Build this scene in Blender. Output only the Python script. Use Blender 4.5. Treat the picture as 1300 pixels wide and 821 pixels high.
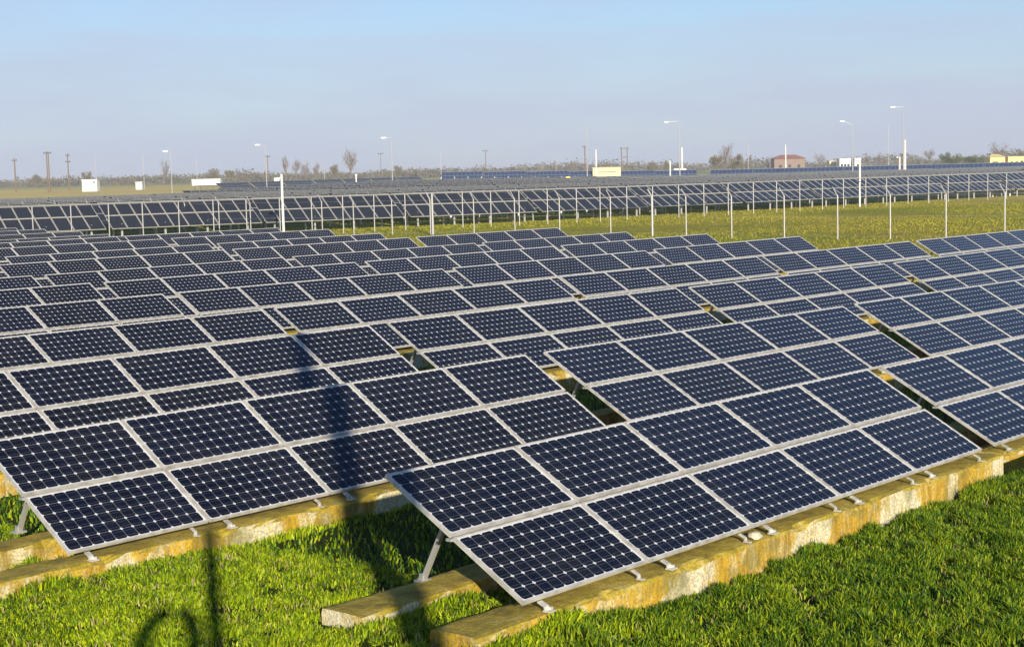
import bpy, bmesh, math, random
import numpy as np
from mathutils import Vector, Matrix, noise as mnoise
random.seed(7); rng = np.random.default_rng(11)
S = bpy.context.scene
for o in list(bpy.data.objects): bpy.data.objects.remove(o)
COL = S.collection

# ------------------------------------------------------------------ camera, sky, sun, exposure
H = 3.64                                   # eye height above the grass
FPX, PITCH, ROLL = 2017.74, 0.0944718, -0.025647
cam_d = bpy.data.cameras.new('camera'); cam = bpy.data.objects.new('camera', cam_d); COL.objects.link(cam)
cam_d.sensor_width = 36; cam_d.lens = FPX/1300*36; cam_d.clip_start = .05; cam_d.clip_end = 20000
Fv = Vector((0, math.cos(PITCH), -math.sin(PITCH))); Rv = Vector((1, 0, 0)); Uv = Rv.cross(Fv)
cr, sr = math.cos(ROLL), math.sin(ROLL)
Rr = Rv*cr + Uv*(-sr)*(-1)*(-1); Ur = Uv*cr + Rv*sr
# image x' = cr*u - sr*v(down): camera right axis in world
Rr = Rv*cr + Uv*sr; Ur = -Rv*sr + Uv*cr
cam.matrix_world = Matrix(((Rr.x, Ur.x, -Fv.x, 0), (Rr.y, Ur.y, -Fv.y, 0), (Rr.z, Ur.z, -Fv.z, H), (0, 0, 0, 1)))
S.camera = cam
S.render.resolution_x = 1024; S.render.resolution_y = 646

SUN_EL = math.radians(15.2); SH_AZ = math.radians(-11.4)     # direction in which shadows fall, from +Y
W = bpy.data.worlds.new('World'); S.world = W; W.use_nodes = True
nt = W.node_tree; nt.nodes.clear()
sky = nt.nodes.new('ShaderNodeTexSky'); sky.sky_type = 'NISHITA'; sky.sun_disc = False
sky.sun_elevation = SUN_EL; sky.sun_rotation = math.pi + SH_AZ
sky.air_density = 1.0; sky.dust_density = 0.35; sky.ozone_density = 2.2
bg = nt.nodes.new('ShaderNodeBackground'); bg.inputs['Strength'].default_value = .090
out = nt.nodes.new('ShaderNodeOutputWorld')
nt.links.new(bg.outputs[0], out.inputs[0])
# a bank of grey-lilac winter haze low on the horizon, uneven like thin cloud
tc = nt.nodes.new('ShaderNodeTexCoord'); sep = nt.nodes.new('ShaderNodeSeparateXYZ')
nt.links.new(tc.outputs['Generated'], sep.inputs[0])
nz = nt.nodes.new('ShaderNodeTexNoise'); nz.inputs['Scale'].default_value = 5; nz.inputs['Detail'].default_value = 5
mp = nt.nodes.new('ShaderNodeMapping'); mp.inputs['Scale'].default_value = (1, 1, 7)
nt.links.new(tc.outputs['Generated'], mp.inputs[0]); nt.links.new(mp.outputs[0], nz.inputs['Vector'])
ma = nt.nodes.new('ShaderNodeMath'); ma.operation = 'MULTIPLY_ADD'; ma.inputs[1].default_value = .20; 
nt.links.new(nz.outputs['Fac'], ma.inputs[0]); nt.links.new(sep.outputs['Z'], ma.inputs[2])
ramp = nt.nodes.new('ShaderNodeValToRGB'); nt.links.new(ma.outputs[0], ramp.inputs[0])
e = ramp.color_ramp; e.elements[0].position = .12; e.elements[0].color = (1, 1, 1, 1)
e.elements[1].position = .31; e.elements[1].color = (0, 0, 0, 1)
mix = nt.nodes.new('ShaderNodeMixRGB'); mix.inputs[2].default_value = (4.35, 4.75, 6.15, 1)
mfac = nt.nodes.new('ShaderNodeMath'); mfac.operation = 'MULTIPLY'; mfac.inputs[1].default_value = .85
nt.links.new(ramp.outputs[0], mfac.inputs[0]); nt.links.new(mfac.outputs[0], mix.inputs[0])
tint = nt.nodes.new('ShaderNodeMixRGB'); tint.blend_type = 'MULTIPLY'; tint.inputs[0].default_value = 1; tint.inputs[2].default_value = (.74, .90, 1.14, 1)
nt.links.new(sky.outputs[0], tint.inputs[1]); nt.links.new(tint.outputs[0], mix.inputs[1]); nt.links.new(mix.outputs[0], bg.inputs[0])

sd = bpy.data.lights.new('sun', 'SUN'); sun = bpy.data.objects.new('sun', sd); COL.objects.link(sun)
sd.energy = 5.0; sd.angle = math.radians(.53); sd.color = (1, .90, .74)
sdir = Vector((math.sin(SH_AZ)*math.cos(SUN_EL), math.cos(SH_AZ)*math.cos(SUN_EL), -math.sin(SUN_EL)))
sun.rotation_euler = sdir.to_track_quat('-Z', 'Y').to_euler(); sun.location = (5, -10, 20)
S.view_settings.view_transform = 'Standard'; S.view_settings.look = 'None'
S.view_settings.exposure = 0.45; S.view_settings.gamma = 1

# ------------------------------------------------------------------ pixel <-> world helpers (photo 1300x821)
def ray(x, y):
    a = x-650; b = y-410.5
    u = cr*a + sr*b; v = -sr*a + cr*b
    return (Fv*FPX + Rv*u - Uv*v).normalized()
def horizon(x): return 236 - .0256*x
def rise(x, y):
    # soil has crept up against the left-hand beams
    s_ = x*.66332+y*.74833-8.86; n_ = -x*.74833+y*.66332-7.75
    if y > 30 or y < 0: return 0
    a = max(0, min(1, (1.6-s_)/1.6)); a = a*a*(3-2*a)
    b_ = max(0, min(1, (n_+1.2)/1.0)); c_ = max(0, min(1, (5.2-n_)/2.5))
    return .20*a*b_*c_
def east(x, y):            # the land rises to the west only
    if y <= 0: return 1
    k = max(0, min(1, (x/y+.10)/.24)); return 1-.88*k*k*(3-2*k)
def ground_z(x, y):
    D = math.hypot(x, y) if y > 0 else 0
    t = [(0, 0), (165, 0), (300, 1.15), (450, 1.8), (700, 2.2), (1500, 2.4), (9000, 2.4)]
    for (d0, z0), (d1, z1) in zip(t, t[1:]):
        if D <= d1:
            k = (D-d0)/(d1-d0); return (z0+(z1-z0)*k)*east(x, y)
    return 2.4*east(x, y)
def at(px, D, py=None):
    """point at forward distance D under picture column px (at ground, or at the height seen at row py)"""
    r = ray(px, horizon(px) if py is None else py); k = D/r.y
    z = ground_z(r.x*k, D) if py is None else H + r.z*k
    return Vector((r.x*k, D, z))
def zat(px, py, D):
    r = ray(px, py); return H + r.z*D/r.y

# ------------------------------------------------------------------ materials
def mat(name, col=(.5, .5, .5), rough=.6, metal=0, spec=.5):
    m = bpy.data.materials.new(name); m.use_nodes = True
    b = m.node_tree.nodes['Principled BSDF']
    b.inputs['Base Color'].default_value = (*col, 1); b.inputs['Roughness'].default_value = rough
    b.inputs['Metallic'].default_value = metal; b.inputs['Specular IOR Level'].default_value = spec
    return m
class NT:
    def __init__(s, m): s.m = m; s.t = m.node_tree; s.b = s.t.nodes['Principled BSDF']
    def n(s, ty, **k):
        q = s.t.nodes.new(ty)
        for a, v in k.items():
            if a.startswith('i_'):
                key = a[2:]; key = int(key) if key.isdigit() else key
                q.inputs[key].default_value = v
            else: setattr(q, a, v)
        return q
    def l(s, a, b): s.t.links.new(a, b)
    def math(s, op, a, b=None, c=None):
        q = s.n('ShaderNodeMath', operation=op)
        for i, v in enumerate((a, b, c)):
            if v is None: continue
            if isinstance(v, (int, float)): q.inputs[i].default_value = v
            else: s.l(v, q.inputs[i])
        return q.outputs[0]
    def noise(s, vec, scale, detail=4, rough=.5, mapping=None):
        q = s.n('ShaderNodeTexNoise'); q.inputs['Scale'].default_value = scale; q.inputs['Detail'].default_value = detail
        q.inputs['Roughness'].default_value = rough
        if mapping:
            p = s.n('ShaderNodeMapping'); p.inputs['Scale'].default_value = mapping; s.l(vec, p.inputs[0]); vec = p.outputs[0]
        s.l(vec, q.inputs['Vector']); return q.outputs['Fac']
    def ramp(s, fac, stops):
        q = s.n('ShaderNodeValToRGB'); s.l(fac, q.inputs[0]); r = q.color_ramp
        while len(r.elements) < len(stops): r.elements.new(.5)
        for el, (p, c) in zip(r.elements, stops): el.position = p; el.color = (*c, 1) if len(c) == 3 else c
        return q.outputs[0]
    def mix(s, fac, a, b):
        q = s.n('ShaderNodeMixRGB')
        for i, v in enumerate((fac, a, b)):
            if isinstance(v, (int, float)): q.inputs[i].default_value = v
            elif isinstance(v, tuple): q.inputs[i].default_value = (*v, 1)
            else: s.l(v, q.inputs[i])
        return q.outputs[0]
    def bump(s, h, strength=.3, dist=.02):
        q = s.n('ShaderNodeBump'); q.inputs['Strength'].default_value = strength; q.inputs['Distance'].default_value = dist
        s.l(h, q.inputs['Height']); s.l(q.outputs[0], s.b.inputs['Normal'])

M = {}
M['alu'] = m = mat('anodised_aluminium', (.60, .57, .50), .42, .35)
k = NT(m); g = k.n('ShaderNodeNewGeometry'); nf = k.noise(g.outputs['Position'], 9, 5)
k.l(k.ramp(nf, [(.3, (.44, .41, .33)), (.6, (.68, .65, .58))]), k.b.inputs['Base Color'])
M['steel'] = mat('galvanised_steel', (.50, .50, .47), .45, .5)
m = M['galv'] = mat('galvanised_fence_steel', (.40, .39, .38), .5, .2)
M['white'] = m = mat('weathered_white_paint', (.74, .73, .69), .5)
k = NT(m); g = k.n('ShaderNodeNewGeometry'); k.l(k.ramp(k.noise(g.outputs['Position'], 1.2, 5), [(.3, (.6, .58, .52)), (.65, (.78, .77, .74))]), k.b.inputs['Base Color'])
M['cream'] = mat('cream_render', (.62, .54, .34), .8)
M['yellow'] = mat('yellow_render', (.80, .60, .25), .8)
M['redroof'] = mat('red_clay_tiles', (.30, .12, .07), .85)
M['wood'] = mat('weathered_pole_wood', (.17, .12, .07), .85)
M['darkmetal'] = mat('dark_metal', (.08, .08, .08), .5, .4)
M['window'] = mat('dark_window', (.03, .035, .04), .15)
M['back'] = mat('module_back_sheet', (.5, .5, .48), .6)
M['sign'] = mat('yellow_plate', (.75, .55, .05), .5)

def cell_material(name, nx, ny, pitch, dark, blue, spread=1.0):
    """mono-crystalline cells: pseudo-squares with white diamonds where four corners meet; object x = along, y = up"""
    m = mat(name, (.01, .012, .03), .16); k = NT(m)
    uv = k.n('ShaderNodeUVMap'); sp = k.n('ShaderNodeSeparateXYZ'); k.l(uv.outputs[0], sp.inputs[0])
    def frac(o, n):   # cell coordinate, -.5 .. .5
        t = k.math('MULTIPLY', o, 1/pitch); t2 = k.math('FRACT', t); return k.math('ABSOLUTE', k.math('SUBTRACT', t2, .5)), t
    ax, tx = frac(sp.outputs[0], nx); ay, ty = frac(sp.outputs[1], ny)
    rad = k.math('SQRT', k.math('ADD', k.math('MULTIPLY', ax, ax), k.math('MULTIPLY', ay, ay)))
    corner = k.math('GREATER_THAN', rad, .602)
    edge = k.math('GREATER_THAN', k.math('MAXIMUM', ax, ay), .487)
    # outside the cell field is white back sheet
    def outside(t, n): 
        return k.math('MAXIMUM', k.math('LESS_THAN', t, 0), k.math('GREATER_THAN', t, n))
    outm = k.math('MAXIMUM', outside(tx, nx), outside(ty, ny))
    white = k.math('MAXIMUM', k.math('MAXIMUM', corner, outm), k.math('MULTIPLY', edge, .42))
    # three thin busbars running along the module
    bb = k.math('ABSOLUTE', k.math('SUBTRACT', k.math('FRACT', k.math('MULTIPLY', k.math('ADD', ty, .0), 2)), .5))
    bus = k.math('MULTIPLY', k.math('LESS_THAN', bb, .012), .22)
    # each cell a slightly different dark
    fl = k.n('ShaderNodeCombineXYZ'); k.l(k.math('FLOOR', tx), fl.inputs[0]); k.l(k.math('FLOOR', ty), fl.inputs[1])
    oi = k.n('ShaderNodeObjectInfo'); k.l(k.math('MULTIPLY', oi.outputs['Random'], 90), fl.inputs[2])
    wn = k.n('ShaderNodeTexWhiteNoise'); k.l(fl.outputs[0], wn.inputs[0])
    var = k.math('MULTIPLY_ADD', oi.outputs['Random'], .55, k.math('MULTIPLY', wn.outputs['Value'], .45))
    cell = k.mix(var, dark, blue)
    c = k.mix(k.math('MAXIMUM', white, bus), cell, (.62, .62, .62))
    # faint dust, heavier toward the lower frame where rain leaves it
    g = k.n('ShaderNodeNewGeometry'); du = k.noise(g.outputs['Position'], 2.3, 6, .6)
    dust = k.math('MULTIPLY', k.math('SUBTRACT', du, .42), .06); dust = k.math('MAXIMUM', dust, 0)
    c = k.mix(dust, c, (.45, .42, .34))
    k.l(c, k.b.inputs['Base Color'])
    k.l(k.math('MULTIPLY_ADD', du, .18, .10), k.b.inputs['Roughness'])
    k.b.inputs['Specular IOR Level'].default_value = .36
    k.b.inputs['Specular Tint'].default_value = (.42, .66, 1, 1)      # blue anti-reflection coating
    return m
M['cells'] = cell_material('monocrystalline_cells', 12, 6, .1265, (.0035, .0035, .005), (.005, .007, .018))

m = M['polyfar'] = mat('dark_blue_polycrystalline', (.02, .03, .06), .22)
k = NT(m); uv = k.n('ShaderNodeUVMap'); oi = k.n('ShaderNodeObjectInfo')
wn = k.noise(uv.outputs[0], 1.2, 3); k.l(k.mix(wn, (.020, .022, .026), (.034, .038, .046)), k.b.inputs['Base Color'])

def concrete_material():
    m = mat('mossy_stained_concrete', (.4, .35, .2), .9); k = NT(m)
    g = k.n('ShaderNodeNewGeometry'); tcn = k.n('ShaderNodeTexCoord'); P = tcn.outputs['Object']
    sp = k.n('ShaderNodeSeparateXYZ'); k.l(g.outputs['Normal'], sp.inputs[0])
    so = k.n('ShaderNodeSeparateXYZ'); k.l(P, so.inputs[0])
    streak = k.noise(P, 1, 6, .7, (2.6, 2.6, 1.1))             # vertical streaks
    drip = k.noise(P, 1, 4, .6, (24, 24, 1.6))
    patch = k.noise(P, 1.1, 4, .55, (1.0, 1.0, .6))        # long alternating stained bays
    grain = k.noise(P, 42, 6, .65)
    face = k.ramp(streak, [(.34, (.26, .16, .02)), (.44, (.50, .36, .08)), (.51, (.66, .57, .33)), (.70, (.74, .68, .48))])
    stain = k.ramp(streak, [(.3, (.24, .13, .005)), (.5, (.52, .31, .008)), (.7, (.60, .41, .03))])
    pf = k.ramp(patch, [(.50, (0, 0, 0)), (.53, (1, 1, 1))])
    face = k.mix(pf, face, stain)
    face = k.mix(k.math('MULTIPLY', k.ramp(drip, [(.50, (0, 0, 0)), (.66, (1, 1, 1))]), .30), face, (.74, .68, .48))
    face = k.mix(k.math('MULTIPLY', k.ramp(drip, [(.32, (1, 1, 1)), (.44, (0, 0, 0))]), .40), face, (.20, .13, .01))
    face = k.mix(k.math('MULTIPLY', k.ramp(k.noise(P, 3.3, 5), [(.5, (0, 0, 0)), (.66, (1, 1, 1))]), .55), face, (.15, .15, .03))
    moss = k.ramp(k.noise(P, 5, 6, .65), [(.3, (.16, .12, .008)), (.48, (.40, .29, .012)), (.6, (.50, .37, .04)), (.75, (.60, .48, .18))])
    top = k.math('GREATER_THAN', k.math('MULTIPLY_ADD', grain, .35, sp.outputs[2]), .72)
    c = k.mix(top, face, moss)
    c = k.mix(k.math('MULTIPLY', k.ramp(grain, [(.42, (1, 1, 1)), (.56, (0, 0, 0))]), .5), c, (.13, .10, .03))
    k.l(c, k.b.inputs['Base Color'])
    k.bump(k.math('ADD', grain, k.math('MULTIPLY', k.noise(P, 9, 5), 2)), .6, .012)
    return m
M['concrete'] = concrete_material()
M['stone'] = mat('pale_stone', (.62, .56, .38), .9)

def grass_blade_material(name, a, b, c):
    m = mat(name, a, .55); k = NT(m); g = k.n('ShaderNodeNewGeometry')
    r = g.outputs['Random Per Island']; nf = k.noise(g.outputs['Position'], 1.1, 7, .75)
    f = k.math('ADD', k.math('MULTIPLY', r, .42), k.math('MULTIPLY', nf, .58))
    k.l(k.ramp(f, [(.34, a), (.5, b), (.68, c)]), k.b.inputs['Base Color'])
    k.b.inputs['Specular IOR Level'].default_value = .25
    # thin leaves let light through
    tr = k.n('ShaderNodeBsdfTranslucent'); k.l(k.ramp(f, [(.34, a), (.5, b), (.68, c)]), tr.inputs[0])
    mx = k.n('ShaderNodeMixShader'); mx.inputs[0].default_value = .18
    o = [n for n in k.t.nodes if n.type == 'OUTPUT_MATERIAL'][0]
    k.l(k.b.outputs[0], mx.inputs[1]); k.l(tr.outputs[0], mx.inputs[2]); k.l(mx.outputs[0], o.inputs[0])
    return m
M['lime'] = grass_blade_material('lime_grass', (.05, .09, .002), (.21, .33, .004), (.45, .52, .010))
M['green'] = grass_blade_material('deep_green_grass', (.025, .07, .003), (.10, .20, .005), (.32, .38, .010))

def ground_material():
    m = mat('meadow_ground', (.1, .12, .02), .95, spec=.1); k = NT(m); g = k.n('ShaderNodeNewGeometry'); P = g.outputs['Position']
    sp = k.n('ShaderNodeSeparateXYZ'); k.l(P, sp.inputs[0])
    D = k.math('SQRT', k.math('ADD', k.math('MULTIPLY', sp.outputs[0], sp.outputs[0]), k.math('MULTIPLY', sp.outputs[1], sp.outputs[1])))
    fine = k.noise(P, 22, 6, .65); mid = k.noise(P, .55, 5, .6); big = k.noise(P, .035, 4, .55)
    near = k.ramp(fine, [(.3, (.012, .016, .003)), (.5, (.035, .05, .006)), (.7, (.09, .11, .010))])
    f2 = k.math('ADD', k.math('MULTIPLY', mid, .55), k.math('MULTIPLY', k.noise(P, 3.2, 4, .7), .45))
    meadow = k.ramp(f2, [(.33, (.17, .17, .012)), (.45, (.32, .28, .025)), (.55, (.42, .33, .05)), (.68, (.52, .40, .10))])
    meadow = k.mix(k.ramp(big, [(.42, (0, 0, 0)), (.6, (1, 1, 1))]), meadow, (.24, .27, .02))
    farc = k.ramp(k.noise(P, .012, 4, .6, (1, 2.2, 1)), [(.3, (.46, .42, .10)), (.5, (.72, .56, .18)), (.62, (.66, .48, .18)), (.8, (.40, .38, .10))])
    vfar = k.ramp(k.noise(P, .004, 3, .5, (1, 3, 1)), [(.4, (.16, .24, .05)), (.55, (.40, .36, .13)), (.7, (.16, .22, .05))])
    def step(lo, hi):
        q = k.n('ShaderNodeMapRange'); q.inputs[1].default_value = lo; q.inputs[2].default_value = hi; k.l(D, q.inputs[0]); return q.outputs[0]
    c = k.mix(step(30, 55), near, meadow); c = k.mix(step(135, 180), c, farc); c = k.mix(step(520, 900), c, vfar)
    k.l(c, k.b.inputs['Base Color']); k.bump(k.math('ADD', fine, k.math('MULTIPLY', mid, 3)), .8, .08)
    return m
M['ground'] = ground_material()

# ------------------------------------------------------------------ mesh helpers
class MB:
    def __init__(s): s.v = []; s.f = []; s.mi = []; s.uv = {}
    def box(s, c, size, rot=None, mi=0):
        cx, cy, cz = c; sx, sy, sz = [q/2 for q in size]; b = len(s.v)
        for x in (-sx, sx):
            for y in (-sy, sy):
                for z in (-sz, sz):
                    p = Vector((x, y, z))
                    if rot is not None: p = rot @ p
                    s.v.append((p.x+cx, p.y+cy, p.z+cz))
        for q in ((0, 1, 3, 2), (4, 6, 7, 5), (0, 4, 5, 1), (2, 3, 7, 6), (0, 2, 6, 4), (1, 5, 7, 3)):
            s.f.append(tuple(b+i for i in q)); s.mi.append(mi)
        return s
    def bar(s, a, b, w, h=None, mi=0):
        a = Vector(a); b = Vector(b); d = b-a; L = d.length
        R = d.to_track_quat('X', 'Z').to_matrix(); c = (a+b)/2
        return s.box(c, (L, w, h or w), R, mi)
    def tube(s, a, b, r0, r1=None, n=8, mi=0, cap=True):
        a = Vector(a); b = Vector(b); r1 = r0 if r1 is None else r1
        R = (b-a).to_track_quat('Z', 'X').to_matrix(); k = len(s.v)
        for P, r in ((a, r0), (b, r1)):
            for i in range(n):
                t = 2*math.pi*i/n; q = P + R @ Vector((math.cos(t)*r, math.sin(t)*r, 0)); s.v.append(tuple(q))
        for i in range(n):
            j = (i+1) % n; s.f.append((k+i, k+j, k+n+j, k+n+i)); s.mi.append(mi)
        if cap:
            s.f.append(tuple(k+n-1-i for i in range(n))); s.mi.append(mi)
            s.f.append(tuple(k+n+i for i in range(n))); s.mi.append(mi)
        return s
    def mesh(s, name, mats):
        me = bpy.data.meshes.new(name); me.from_pydata(s.v, [], s.f)
        for q in mats: me.materials.append(q)
        me.polygons.foreach_set('material_index', s.mi); me.update(); return me
    def build(s, name, mats, parent=None):
        if not isinstance(mats, (list, tuple)): mats = [mats]
        return link(bpy.data.objects.new(name, s.mesh(name, mats)), parent)
def link(o, parent=None):
    COL.objects.link(o)
    if parent is not None: o.parent = parent
    return o
def empty(name, loc=(0, 0, 0)):
    o = bpy.data.objects.new(name, None); o.location = loc; o.empty_display_size = .2; return link(o)
def tag(o, label=None, cat=None, group=None, kind=None):
    if label: o['label'] = label
    if cat: o['category'] = cat
    if group: o['group'] = group
    if kind: o['kind'] = kind
    return o
def copy_tree(o, parent=None):
    c = o.copy(); COL.objects.link(c); c.parent = parent
    for ch in list(KIDS.get(o.name, [])): copy_tree(ch, c)
    return c
KIDS = {}
def register(o):
    KIDS[o.name] = [c for c in bpy.data.objects if c.parent == o]
    for c in KIDS[o.name]: register(c)

# ------------------------------------------------------------------ ground sheet
def make_ground():
    xs = [-6000, -3000, -1500, -700, -400, -250, -160, -100, -60, -35] + [x for x in np.arange(-20, 20.1, .5)] + [35, 60, 100, 160, 250, 400, 700, 1500, 3000, 6000]
    ys = [-300, -100, -40, -15, -5] + [y for y in np.arange(0, 30.1, .5)] + [35, 42, 50, 60, 75, 90, 105, 120, 140, 165, 200, 250, 300, 370, 450, 570, 700, 1000, 1500, 3000, 7000]
    v = []
    for y in ys:
        for x in xs:
            z = ground_z(x, y)
            if y < 60: z += .035*(mnoise.noise(Vector((x*.5, y*.5, 3)))-.2) + rise(x, y)
            elif y > 60: z += .12*mnoise.noise(Vector((x*.06, y*.06, 1)))
            v.append((x, y, z))
    n = len(xs); f = [(j*n+i, j*n+i+1, (j+1)*n+i+1, (j+1)*n+i) for j in range(len(ys)-1) for i in range(n-1)]
    me = bpy.data.meshes.new('ground'); me.from_pydata(v, [], f); me.materials.append(M['ground'])
    for p in me.polygons: p.use_smooth = True
    tag(link(bpy.data.objects.new('ground', me)), kind='structure')
make_ground()

# ------------------------------------------------------------------ the near field of solar tables
PHI = 0.7252503; TILT = 0.5298558; CH = .85; CW = 1.60; GAP = .35475; Z0 = -3.1507116; PITCHROW = 4.4694628; N0 = 7.88468
d = Vector((math.sin(PHI), math.cos(PHI), 0)); n = Vector((-math.cos(PHI), math.sin(PHI), 0))
TL = 8 + GAP
OFF = [8.9232, 7.8336, 9.2094, 10.6651, 11.8115, 13.0437, 14.2959, 15.6284, 18.518, 19.848]
ZR = [-.1318, -.1182, -.0380, -.0555, .0076, .0102, .0037, .0789, .0796, .1637]
ADJ = {(0, 0): (-.132, -.1355, .0527, .008, -.0022, -.0123), (0, 1): (.008, .004, .0076, .002, -.0022, -.028),
       (1, 0): (.0621, .0939, -.0635, -.0004, .0037, .0377), (1, 1): (.0245, .0087, .0321, .0017, -.0022, -.0175), (1, 2): (.1031, .0515, .0183, -.0095, -.0034, -.0153),
       (2, 0): (.0186, .0384, -.0507, 0, .0044, .0216), (2, 1): (.086, .0713, -.0087, .0055, -.0018, .0181), (2, 2): (-.0261, -.019, -.005, .0007, -.0016, .0021),
       (2, 3): (-.0125, -.059, -.0035, -.002, .001, -.0075), (3, 0): (-.1129, -.1333, -.0184, -.0106, .0033, -.0052), (3, 1): (.0108, .013, -.0065, .0035, .0021, -.0039),
       (3, 2): (-.0519, .0299, .0158, -.0046, -.0003, .0073), (3, 3): (-.0725, .0305, .0119, -.0111, -.0008, .0052), (3, 4): (.0334, -.0404, .0069, .0026, -.0012, .005)}
# farther rows: right-hand corner seen in the picture -> along-row end and height
RIGHT = {10: (352, 288.7), 11: (242, 294.6), 12: (137, 296.7), 13: (101.5, 293.2), 14: (56.5, 290.3), 15: (20, 289)}
def top_of(row, s, z): return d*s + n*(N0+PITCHROW*row + 2*CH*math.cos(TILT)) + Vector((0, 0, z + 2*CH*math.sin(TILT)))
def right_end(row):
    px, py = RIGHT[row]; r = ray(px, py)
    # plane through the row's top edge: n . P = const
    c = N0+PITCHROW*row + 2*CH*math.cos(TILT); kk = c/(r.dot(n)); P = r*kk
    return P.dot(d), P.z - 2*CH*math.sin(TILT)
ROWS = []
for row in range(16):
    if row < 10: ROWS.append((OFF[row], Z0+ZR[row]))
    else:
        s, z = right_end(row); ROWS.append((s-8-5*TL, z))
# last table index of each row (where the rows end against the meadow); first index
LASTI = {0: 1, 1: 3, 2: 4, 3: 5, 4: 3, 5: 3, 6: 3, 7: 3, 8: 2, 9: 2}
def row_end(row):
    if row == 4: return 3
    return LASTI.get(row, 5)
# module (landscape 1.58 x .81), local x along, y up the slope, z normal; origin bottom-left
MWD, MHT = 1.58, .815
def module_frame_mesh():
    b = MB(); t = .032; w = .017
    b.box((MWD/2, w/2, -t/2+.003), (MWD, w, t)); b.box((MWD/2, MHT-w/2, -t/2+.003), (MWD, w, t))
    b.box((w/2, MHT/2, -t/2+.003), (w, MHT-2*w, t)); b.box((MWD-w/2, MHT/2, -t/2+.003), (w, MHT-2*w, t))
    return b.mesh('solar_module', [M['alu']])
def cell_sheet_mesh():
    b = MB(); w = .017
    b.v = [(w, w, -.002), (MWD-w, w, -.002), (MWD-w, MHT-w, -.002), (w, MHT-w, -.002), (w, w, -.008), (MWD-w, w, -.008), (MWD-w, MHT-w, -.008), (w, MHT-w, -.008)]
    b.f = [(0, 1, 2, 3), (7, 6, 5, 4)]; b.mi = [0, 1]
    me = b.mesh('cell_sheet', [M['cells'], M['back']]); ul = me.uv_layers.new(name='UVMap')
    ox = (MWD-12*.1265)/2; oy = (MHT-6*.1265)/2
    for lp in me.loops:
        c = me.vertices[lp.vertex_index].co; ul.data[lp.index].uv = (c.x-ox, c.y-oy)
    return me
def merged_module_mesh():
    a = module_frame_mesh(); c = cell_sheet_mesh(); bm = bmesh.new(); bm.from_mesh(c)
    b2 = bmesh.new(); b2.from_mesh(a)
    me = c.copy(); me.name = 'solar_module'; me.materials.append(M['alu'])
    bm.faces.ensure_lookup_table()
    ulay = bm.loops.layers.uv.active; vm = {}
    for v in b2.verts: vm[v] = bm.verts.new(v.co)
    for f in b2.faces:
        nf_ = bm.faces.new([vm[v] for v in f.verts]); nf_.material_index = 2
    bm.to_mesh(me); bm.free(); b2.free(); return me
ME_FRAME = module_frame_mesh(); ME_CELL = cell_sheet_mesh(); ME_MERGED = merged_module_mesh()
CT, ST = math.cos(TILT), math.sin(TILT)
TILTQ = Matrix.Rotation(TILT, 4, 'X')
BEAM_DROP = .10
def make_table(detail):
    """table in local axes: x along the row, y up-slope on the ground, z up; origin = bottom-left corner of the glass"""
    root = empty('solar_table')
    for j in range(2):
        for i in range(5):
            if detail:
                mo = link(bpy.data.objects.new('solar_module', ME_FRAME), root); cs = link(bpy.data.objects.new('cell_sheet', ME_CELL), mo)
            else:
                mo = link(bpy.data.objects.new('solar_module', ME_MERGED), root)
            x = i*CW + .01; y = j*CH + .008
            mo.matrix_local = Matrix.Translation((x, y*CT, y*ST)) @ TILTQ
    def P(x, y, z=0): return Vector((x, y*CT - z*ST, y*ST + z*CT))    # slope coordinates
    # rails running along the row under each module, and the beige strip seen in the middle joint
    for y in ((.10, .70, .95, 1.58) if detail else (.12, 1.55)):
        MB().bar(P(.12, y, -.055), P(7.88, y, -.055), .045, .04).build('rail', M['alu'], root)
    if detail:
        MB().bar(P(0, CH, -.044), P(8, CH, -.044), .06, .022).build('joint_strip', M['steel'], root)
    # rafters up the slope with clamps in the joints
    xs = (.35, 2.2, 4.0, 5.8, 7.65)
    for x in xs:
        MB().bar(P(x, .22, -.105), P(x, 1.62, -.105), .05, .055).build('rafter', M['steel'], root)
    yl = 1.40                                   # rear foot
    for x in xs:
        b = MB(); top = P(x, 1.18, -.13); b.bar((x, yl, -BEAM_DROP), top, .042, .034)
        if detail: b.box((x, yl, -BEAM_DROP+.008), (.12, .10, .016)); b.bar((x, yl+.0, -.09), (x+.0, yl-.01, -.035), .062, .045)
        b.build('leg', M['steel'], root)
        if detail and x > 1: MB().bar((x+.05, 1.02, -BEAM_DROP), P(x+.05, .86, -.13), .035, .03).build('brace', M['steel'], root)
    if detail:
        for i in range(5):
            for x, wide in ((i*CW+.20, 1), (i*CW+1.38, 0)):
                b = MB(); w = .055 if wide else .035
                b.bar(P(x, -.005, -.03), (x, -.055, -.055), w, .010); b.bar((x, -.055, -.055), (x, -.058, -BEAM_DROP+.012), w, .010)
                b.box((x+.012*wide, -.075, -BEAM_DROP+.010), (w+.03*wide, .07, .012))
                if wide: b.box((x+.03, -.07, -BEAM_DROP+.026), (.03, .03, .022))
                b.build('front_foot', M['alu'], root)
            for y in (.42, 1.27):
                if i: MB().box(P(i*CW, y, .002), (.05, .06, .012), TILTQ.to_3x3()).build('module_clamp', M['alu'], root)
    return root
NEAR = make_table(True); FAR = make_table(False); register(NEAR); register(FAR)

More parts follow.
